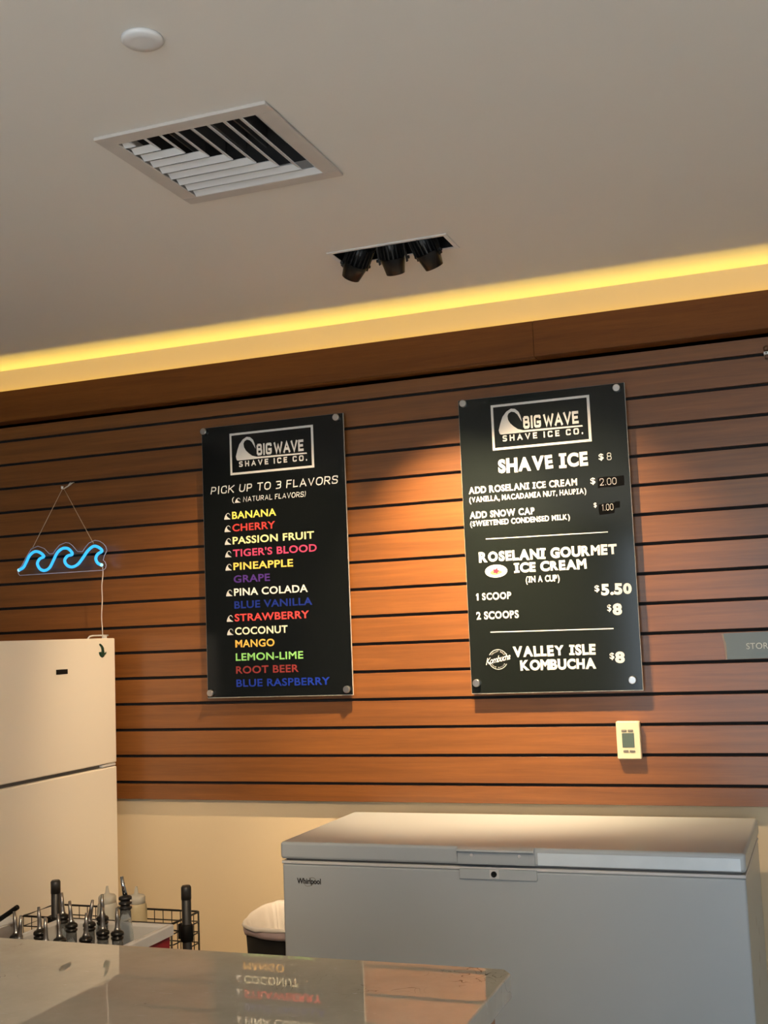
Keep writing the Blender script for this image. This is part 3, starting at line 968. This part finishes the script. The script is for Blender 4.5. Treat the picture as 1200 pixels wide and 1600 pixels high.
# pale tube that paints caught light onto the plate's edge
MB().tube([(x, YN + .004, z) for x, z in PLATE], .0013, 6, closed=True).build('rim_glint', mat('rim_glint', (.50, .50, .66), .25, noise=.02), t)
TP = [(-2.707, 1.734), (-2.688, 1.742), (-2.674, 1.762), (-2.66, 1.784), (-2.64, 1.796), (-2.618, 1.793), (-2.599, 1.777), (-2.617, 1.769), (-2.627, 1.753), (-2.617, 1.734),
      (-2.597, 1.726), (-2.575, 1.735), (-2.559, 1.759), (-2.542, 1.786), (-2.520, 1.800), (-2.498, 1.799), (-2.482, 1.786), (-2.480, 1.776), (-2.499, 1.772), (-2.511, 1.757),
      (-2.502, 1.740), (-2.481, 1.732), (-2.456, 1.740), (-2.435, 1.761), (-2.413, 1.786), (-2.389, 1.800), (-2.368, 1.794), (-2.355, 1.781), (-2.373, 1.771), (-2.381, 1.756),
      (-2.374, 1.740), (-2.358, 1.732)]


def spline(P, n=4):
    out = []
    for i in range(len(P) - 1):
        a, b, c, d = (Vector(P[max(0, i - 1)]), Vector(P[i]), Vector(P[i + 1]), Vector(P[min(len(P) - 1, i + 2)]))
        for k in range(n):
            u = k / n
            out.append(0.5 * ((2 * b) + (c - a) * u + (2 * a - 5 * b + 4 * c - d) * u * u + (3 * b - a - 3 * c + d) * u ** 3))
    out.append(Vector(P[-1]))
    return out


tube_pts = [(v.x, YN - .002, v.y) for v in spline(TP)]
MB().tube(tube_pts, .0052, 12).build('neon_tube', M['neon'], t)
for p in (tube_pts[0], tube_pts[-1]):
    MB().lathe([(.0005, -.0062), (.0045, -.004), (.0062, 0), (.0045, .004), (.0005, .0062)], 14, Matrix.Translation(p)).build('tube_end', M['neon_end'], t)
for a in ((-2.650, 1.811), (-2.392, 1.814)):
    MB().tube([(a[0], YN + .002, a[1] - .004), (a[0] + .004 * (1 if a[0] < -2.5 else -1), YN, a[1] + .004), (-2.514 + (-.003 if a[0] < -2.5 else .003), -.052, 2.0135)], .0012, 6).build('cord', M['cord'], t)
MB().tube(spline([(-2.359, YN + .006, 1.726), (-2.358, YN + .006, 1.70), (-2.3605, -.048, 1.66), (-2.361, -.046, 1.61), (-2.3655, -.045, 1.55), (-2.3625, -.045, 1.50), (-2.363, -.045, 1.40), (-2.363, -.045, 1.2)], 4), .0017, 8).build('power_cable', M['cable'], t)

# ================================================================== FRIDGE
FX, FY0, FY1, FT = -2.286, -.692, -.0845, 1.476
t = thing('refrigerator', 'white top-freezer refrigerator under the neon wave sign', 'refrigerator', (-2.6, -.39, 0))
MB().box(-2.93, -2.352, FY0 + .006, FY1 - .004, .04, FT - .008).build('cabinet', M['fridge'], t, bevel=.006)
MB().box(-2.90, -2.38, FY0 + .02, FY1 - .02, 0, .04).build('plinth', M['dark'], t)
d1 = MB().box(-2.347, FX, FY0, FY1, 1.0575, FT).build('freezer_door', M['fridge'], t, bevel=.0045, segs=3)
d2 = MB().box(-2.347, FX, FY0, FY1, .06, 1.0455).build('fridge_door', M['fridge'], t, bevel=.0045, segs=3)
MB().box(-2.352, -2.302, FY0 + .004, FY1 - .004, 1.0445, 1.0585).build('door_gap', M['gasket'], t)
MB().box(-2.345, FX - .0008, FY1 - .080, FY1 - .003, 1.0475, 1.0560).build('hinge', M['tub'], t, bevel=.003)
MB().box(FX - .001, FX + .0018, -.4155, -.3565, 1.3655, 1.381).build('badge', M['dark'], d1, bevel=.0006, segs=1)
hc = MB()
hc.tube([(-2.300, -.225, FT - .002), (-2.300, -.212, FT + .0075), (-2.300, -.195, FT + .0095), (-2.300, -.15, FT + .010), (-2.300, -.105, FT + .0095)], .0028, 8)
hc.box(-2.304, -2.296, -.135, -.118, FT - .002, FT + .010)
hc.build('hinge_cover', M['tub'], t)

t = thing('fridge_magnet', 'small dark green animal shaped magnet in the corner of the freezer door', 'magnet', (FX, -.165, 1.41))
mo = [(-.1795, 1.4555), (-.1755, 1.459), (-.170, 1.4565), (-.1625, 1.4515), (-.1565, 1.445), (-.1545, 1.436), (-.152, 1.4255), (-.147, 1.4265), (-.1425, 1.4300), (-.1395, 1.4290), (-.142, 1.422), (-.150, 1.4195),
      (-.156, 1.4125), (-.163, 1.411), (-.172, 1.4145), (-.1785, 1.4205), (-.1815, 1.4295), (-.177, 1.4305), (-.1705, 1.4265), (-.167, 1.4285), (-.1665, 1.4375), (-.1695, 1.446), (-.176, 1.4515)]
mg = MB()
n = len(mo)
mg.add([(FX, y, z) for y, z in mo] + [(FX + .004, -.1625 + (y + .1625) * .86, 1.434 + (z - 1.434) * .9) for y, z in mo],
       [tuple(range(n)), tuple(range(2 * n - 1, n - 1, -1))] + [(i, (i + 1) % n, n + (i + 1) % n, n + i) for i in range(n)])
mg.build('body', M['green'], t)

# ================================================================== CHEST FREEZER
cx0, cx1, cy0, cy1 = -1.443, -.225, -.570, -.045
t = thing('chest_freezer', 'white chest freezer against the wall under the price board', 'chest freezer', ((cx0 + cx1) / 2, (cy0 + cy1) / 2, 0))
bd = MB().box(cx0, cx1, cy0 + .003, cy1, .03, .838).build('body', M['freezer'], t, bevel=.006, segs=3)
MB().box(cx0 - .001, cx1 + .001, cy0 + .001, cy1, .8385, .8465).build('trim_strip', M['tub'], t, bevel=.002)
MB().box(cx0 + .01, cx1 - .01, cy0 + .012, cy1 - .01, .846, .852).build('gasket', M['gasket'], t)
lid = MB()
HX0, HX1 = -.936, -.733
lid.box(cx0 - .003, cx1 + .003, cy0 - .003, cy1 + .012, .8515, .8975)
lid = lid.build('lid', M['freezer'], t, bevel=.009, segs=4)
hd = MB()
pf = [(-.5735, .8565), (-.582, .855), (-.584, .862), (-.5805, .876), (-.584, .885), (-.594, .889), (-.592, .8935), (-.580, .8975), (-.560, .8985), (-.560, .8565)]
nn = len(pf)
vs = [(HX0, y, z) for y, z in pf] + [(HX1, y, z) for y, z in pf]
hd.add(vs, [tuple(range(nn)), tuple(range(2 * nn - 1, nn - 1, -1))] + [(i, (i + 1) % nn, nn + (i + 1) % nn, nn + i) for i in range(nn)])
hd = hd.build('handle', M['freezer'], lid, bevel=.0012)
for x in (-.898, -.772):
    MB().lathe([(.0045, 0), (.0045, .0015), (.003, .002)], 14, Matrix.Translation((x, -.5815, .8775)) @ Matrix.Rotation(PI / 2, 4, 'X')).build('screw_cap', M['tub'], lid)
lk = MB().box(HX0 + .001, HX1 + .002, cy0 - .0045, cy0 + .006, .8165, .8425).build('lock_panel', M['freezer'], t, bevel=.0012)
MB().box(-.854, -.829, cy0 - .0062, cy0, .819, .8415).build('lock_plate', M['tub'], lk, bevel=.001)
MB().lathe([(.0075, 0), (.0075, .003), (.0055, .0034), (.005, .001), (.001, .001)], 20, Matrix.Translation((-.842, cy0 - .0062, .8305)) @ Matrix.Rotation(PI / 2, 4, 'X')).build('keyhole', M['dark'], lk)
MB().box(-.727, -.234, cy0 - .0042, cy0, .8555, .8860).build('protective_film', M['film'], lid, bevel=.0006, segs=1)
font_text('Whirlpool', -1.400, -1.329, .7865, .0150, cy0 + .0023, bold=.03, spacing=.96).build('brand_lettering', M['ink'], bd)
sw = [(-1.361 + .0175 * math.cos(q) * math.cos(.45) - .0095 * math.sin(q) * math.sin(.45), .792 + .0175 * math.cos(q) * math.sin(.45) + .0095 * math.sin(q) * math.cos(.45)) for q in [math.radians(-210 + 290 * k / 40) for k in range(41)]]
vs, fs = ribbon(sw, .0014)
sm = MB(); sm.add([(v.x, cy0 + .0018, v.y) for v in vs], fs); sm.build('brand_swirl', M['grey'], bd)
for y, z, s in ((-.33, .70, .03), (-.30, .61, .045), (-.26, .66, .03), (-.36, .56, .035)):
    st_ = MB(); q = [(y, z), (y + .006, z - s * .4), (y + .003, z - s), (y - .002, z - s * .6)]
    st_.add([(cx1 + .0006, a, b) for a, b in q], [(0, 1, 2, 3)]); st_.build('rust_drip', M['brown'], bd)

# ================================================================== WASTE BIN
def loop(cx, cy, hx, hy, z, n=56, p=4.0, wob=0.0, seed=1, rot=0.0, crease=0.0):
    rnd = random.Random(seed)
    ph = [rnd.uniform(0, 6.28) for _ in range(4)]
    out = []
    for k in range(n):
        a = 2 * PI * k / n
        c, s = math.cos(a), math.sin(a)
        x = hx * math.copysign(abs(c) ** (2 / p), c); y = hy * math.copysign(abs(s) ** (2 / p), s)
        e = 1 + wob * (math.sin(5 * a + ph[0]) + .6 * math.sin(9 * a + ph[1]) + .5 * math.sin(17 * a + ph[2])) + crease * (math.sin(29 * a + 1.3 * math.sin(3 * a)) + .7 * math.sin(43 * a + ph[3]))
        zz = z + wob * .25 * (math.sin(4 * a + ph[3]) + .5 * math.sin(11 * a + ph[1]))
        x, y = x * e, y * e
        out.append((cx + x * math.cos(rot) - y * math.sin(rot), cy + x * math.sin(rot) + y * math.cos(rot), zz))
    return out


def skin(loops, cap0=False, cap1=False):
    mb = MB()
    n = len(loops[0])
    vs = [p for l in loops for p in l]
    fs = []
    for k in range(len(loops) - 1):
        fs += [(k * n + i, k * n + (i + 1) % n, (k + 1) * n + (i + 1) % n, (k + 1) * n + i) for i in range(n)]
    if cap0:
        fs.append(tuple(range(n))[::-1])
    if cap1:
        fs.append(tuple((len(loops) - 1) * n + i for i in range(n)))
    return mb.add(vs, fs, True)


bx, by = -1.600, -.185
t = thing('waste_bin', 'black waste bin lined with a white bag beside the chest freezer', 'waste bin', (bx, by, 0))
BR, BP = -.16, 3.6


def bl(hx, hy, z, wob=0.0, seed=1, tilt=0.0, crease=0.0):
    return [(x, y, zz + tilt * (y - by)) for x, y, zz in loop(bx, by, hx, hy, z, 180, BP, wob, seed, BR, crease)]


skin([bl(.095, .09, 0), bl(.126, .118, .578), bl(.122, .114, .578), bl(.093, .088, .02)], True, True).build('bin', M['dark'], t)
skin([bl(.1275, .1195, .562, .007, 3), bl(.131, .1225, .574, .010, 3), bl(.131, .1225, .592, .007, 5)]).build('bag_fold', M['bag_pink'], t, solid=.001)
skin([bl(.131, .123, .583, .008, 5, .0, .006), bl(.135, .127, .592, .012, 5, .04, .004), bl(.1345, .1265, .603, .012, 6, .10, .002), bl(.131, .123, .609, .010, 6, .14),
      bl(.127, .119, .607, .010, 6, .14, .003), bl(.119, .111, .588, .012, 6, .10, .012), bl(.108, .101, .55, .016, 7, .04, .018), bl(.098, .092, .47, .02, 7, 0, .02), bl(.085, .080, .30, .02, 7, 0, .02)]).build('bag', M['bag'], t, solid=.001)

# ================================================================== BACK TABLE, TUB AND BOTTLES
t = thing('back_table', 'low steel work table hidden behind the stone counter', 'table', (-1.95, -1.17, 0))
MB().box(-2.40, -1.55, -1.50, -.855, .395, .42).build('tabletop', M['steel'], t, bevel=.003)
for x in (-2.37, -1.58):
    for y in (-1.47, -.885):
        MB().rod((x, y, 0), (x, y, .395), .016).build('leg', M['steel'], t)

TX0, TX1, TY0, TY1, TZ = -1.935, -1.597, -1.36, -.885, .745
t = thing('cooler_tub', 'open white and red cooler tub full of pourer bottles behind the counter', 'tub', ((TX0 + TX1) / 2, (TY0 + TY1) / 2, .42))
rc = lambda x, y, z: [(TX0 - x, TY0 - x, z), (TX1 + x, TY0 - x, z), (TX1 + x, TY1 + x, z), (TX0 - x, TY1 + x, z)]
o = MB()
ls = [rc(-.016, 0, .42), rc(-.007, 0, .722)]
o.add(ls[0] + ls[1], [(i, (i + 1) % 4, 4 + (i + 1) % 4, 4 + i) for i in range(4)] + [(3, 2, 1, 0)])
o.build('outer_shell', M['red'], t)
o = MB()
ls = [rc(-.006, 0, .716), rc(0, 0, .719), rc(0, 0, .742), rc(-.002, 0, TZ), rc(-.012, 0, TZ), rc(-.015, 0, .738), rc(-.017, 0, .436)]
o.add([p for l in ls for p in l], [(k * 4 + i, k * 4 + (i + 1) % 4, (k + 1) * 4 + (i + 1) % 4, (k + 1) * 4 + i) for k in range(len(ls) - 1) for i in range(4)] + [(24, 25, 26, 27)])
o.build('liner', M['tub'], t)

BZ = .4365


def bottle_proto():
    b = thing('pourer_bottle', 'x', 'bottle', (0, 0, 0), 'syrup bottles in the cooler tub')
    MB().lathe([(.019, 0), (.0225, .003), (.0225, .20), (.0215, .225), (.0135, .27), (.0128, .312), (.0112, .312), (.0118, .27), (.0195, .222), (.0205, .2), (.0205, .006)], 24).build('glass', M['bottle'], b)
    MB().lathe([(.010, .300), (.0125, .313), (.0150, .314), (.0150, .318), (.0120, .319), (.0120, .322), (.0158, .323), (.0158, .328), (.0130, .3315), (.0060, .334)], 24).build('collar', M['rubber'], b)
    MB().lathe([(.0092, .333), (.0070, .338), (.0058, .341), (.0050, .36), (.0034, .386), (.0024, .386), (.0024, .37)], 16).build('spout', M['spout'], b)
    return b


BOT = [  # x, y, lean of the spout, extra height
    (-1.875, -1.144, .10, 0, 'leftmost steel pourer bottle in the tub, beside the slanting black handle'),
    (-1.799, -1.23, -.10, .012, 'second pourer bottle from the left, its thin spout almost touching its upright neighbor'),
    (-1.832, -1.11, .06, .004, 'third pourer bottle from the left, upright spout over a shiny black collar'),
    (-1.722, -1.235, .02, .012, 'pourer spout standing just in front of the left grey post, nearest the counter'),
    (-1.735, -1.165, .08, .004, 'pourer bottle with a slim spout just right of the left grey post, at the front'),
    (-1.876, -.958, .06, .004, 'pourer bottle at the back of the tub, half hidden directly behind the left grey post'),
    (-1.808, -1.018, .08, .0, 'pourer bottle with a tall collar, standing alone right of the left grey post'),
    (-1.758, -1.014, -.20, .004, 'pourer bottle whose spout leans to the right, left of the paler squeeze bottle'),
    (-1.773, -.936, .0, .0, 'pourer bottle at the back whose spout overlaps the left squeeze bottle'),
    (-1.682, -1.138, -.05, .003, 'low front pourer bottle in the middle, only spout and collar above the counter edge'),
    (-1.685, -1.064, .03, .0, 'pourer bottle second from the right at the front, below the left squeeze bottle'),
    (-1.6455, -1.062, .0, .0, 'rightmost short pourer bottle, in front of the tall clear bottle')]
proto = bottle_proto()
for k, (x, y, lean, dz, lb) in enumerate(BOT):
    b = proto if k == 0 else dup(proto, (0, 0, 0))
    b.location = (x, y, BZ + dz * 0)
    b.scale = (1, 1, 1 + dz / .33)
    b['label'] = lb
    for c in b.children:
        if c.name.startswith('spout'):
            # tip the spout about its foot
            c.matrix_local = Matrix.Translation((0, 0, .333)) @ Matrix.Rotation(-lean * 1.0, 4, 'Y') @ Matrix.Translation((0, 0, -.333))
# the tall clear bottle
b = thing('tall_pourer_bottle', 'tall clear bottle with black ribbed collar and bright chrome spout, highest in the tub', 'bottle', (-1.681, -.972, BZ), 'syrup bottles in the cooler tub')
B_ = Matrix.Translation((-1.681, -.972, BZ))
MB().lathe([(.022, 0), (.025, .003), (.025, .22), (.024, .26), (.0145, .335), (.0135, .362), (.012, .362), (.0130, .335), (.022, .258), (.023, .22), (.023, .006)], 26, B_).build('glass', M['bottle'], b)
MB().lathe([(.011, .350), (.0135, .362), (.0165, .363), (.0165, .367), (.012, .368), (.012, .373), (.0165, .374), (.0165, .378), (.012, .379), (.012, .384), (.0165, .385), (.0165, .390), (.013, .393), (.006, .395)], 26, B_).build('collar', M['rubber'], b)
MB().rod((-1.681, -.972, BZ + .394), (-1.6905, -.972, BZ + .440), .0062, .0042, 16).build('spout', M['chrome'], b)

# white container and the black handle at the left edge
t = thing('white_container', 'white container at the left photo edge beside the tub', 'container', (-2.12, -1.05, .42))
skin([loop(-2.12, -1.05, .105, .10, .42), loop(-2.12, -1.05, .118, .113, .752), loop(-2.12, -1.05, .122, .117, .756), loop(-2.12, -1.05, .112, .107, .756), loop(-2.12, -1.05, .10, .095, .43)], True, True).build('pot', M['tub'], t)
t = thing('ladle', 'black rod handle slanting up at the left photo edge over the tub', 'ladle', (-2.14, -1.05, .69))
MB().rod((-2.175, -1.05, .672), (-1.943, -1.05, .8095), .0052, .0062, 14).build('handle', M['dark'], t, bevel=.001)
MB().lathe([(.004, 0), (.025, .006), (.032, .022), (.030, .022), (.023, .009), (.003, .004)], 20, Matrix.Translation((-2.178, -1.05, .652))).build('bowl', M['steel'], t)

# wire basket rack with two tall posts
t = thing('wire_basket_rack', 'black wire basket rack with two capped grey posts behind the tub', 'rack', (-1.86, -.65, 0))
PX = (-2.050, -1.638)
for x in PX:
    p = MB().lathe([(.0125, 0), (.0125, .775), (.0118, .776), (.0118, .779), (.0128, .780), (.0128, .805), (.010, .8085)], 20, Matrix.Translation((x, -.75, 0))).build('post', M['gunmetal'], t)
    MB().lathe([(.0135, .775), (.0135, .806), (.0105, .8105)], 20, Matrix.Translation((x, -.75, 0))).build('cap', M['gunmetal'], p)
    c = MB().lathe([(.0165, .668), (.0165, .705), (.0135, .712)], 20, Matrix.Translation((x, -.75, 0)))
    c.box(x - .022, x - .012, -.758, -.742, .674, .712)
    c.build('clamp', M['dark'], p)
for x in (-2.10, -1.70):
    MB().rod((x, -.50, 0), (x, -.50, .565), .0125).build('rear_post', M['gunmetal'], t)
sh = MB()
sh.box(-2.12, -1.62, -.765, -.49, .555, .567)
sh.build('shelf', M['wire'], t)
wb = MB()
W0, W1, V0, V1 = -2.17, -1.696, -.735, -.590
for z, r in ((.705, .0030), (.678, .0018), (.650, .0018), (.622, .0018)):
    wb.tube([(W0, V0, z), (W1, V0, z), (W1 + .004, V0 + .006, z), (W1 + .004, V1 - .004, z), (W1, V1, z), (W0, V1, z)], r, 6, closed=True)
nx = 17
for k in range(nx + 1):
    x = W0 + (W1 - W0) * k / nx
    for y in (V0, V1):
        wb.tube([(x, y, .705), (x, y, .572)], .0013, 5)
for k in range(6):
    y = V0 + (V1 - V0) * k / 5
    wb.tube([(W1 + .003, y, .705), (W1 + .003, y, .572)], .0013, 5)
    wb.tube([(W0, y, .5715), (W1, y, .5715)], .0015, 5)
for x in PX:
    wb.tube([(x - .012, -.748, .69), (min(x, W1), V0, .69)], .0025, 6)
wb.build('basket', M['wire'], t)

# squeeze bottles in the basket
for x, y, s, m, lb in ((-1.940, -.665, 1.0, 'frosted', 'pale frosted squeeze bottle standing behind the pourers before the fridge'),
                       (-1.852, -.655, 1.0, 'frosted_y', 'yellowish squeeze bottle half hidden behind the tall chrome spout bottle')):
    Q = Matrix.Translation((x, y, .5735))
    b = thing('squeeze_bottle', lb, 'squeeze bottle', (x, y, .5735), 'squeeze bottles in the wire basket')
    MB().lathe([(.026, 0), (.0285, .003), (.0285, .145), (.027, .158), (.0225, .166)], 28, Q).build('body', M[m], b)
    MB().lathe([(.0245, .158), (.0245, .178), (.0215, .183), (.010, .186), (.0062, .189), (.0030, .207)], 28, Q).build('nozzle_cap', M['frosted'], b)

# ================================================================== STONE COUNTER
t = thing('counter', 'stone topped service counter in the foreground with wooden base', 'counter', (-1.75, -2.05, 0))
sl_ = MB()
pts = [(-2.995, -1.706), (-.512, -1.703), (-.497, -1.724), (-.490, -2.46), (-2.995, -2.46)]
n = len(pts)
sl_.add([(x, y, .882) for x, y in pts] + [(x, y, .920) for x, y in pts],
        [tuple(range(n))[::-1], tuple(range(n, 2 * n))] + [(i, (i + 1) % n, n + (i + 1) % n, n + i) for i in range(n)])
sl_.build('worktop', M['stone'], t, bevel=.003, segs=2)
MB().box(-2.99, -.522, -2.38, -1.735, .0, .882).build('base', M['base_wood'], t, bevel=.002)
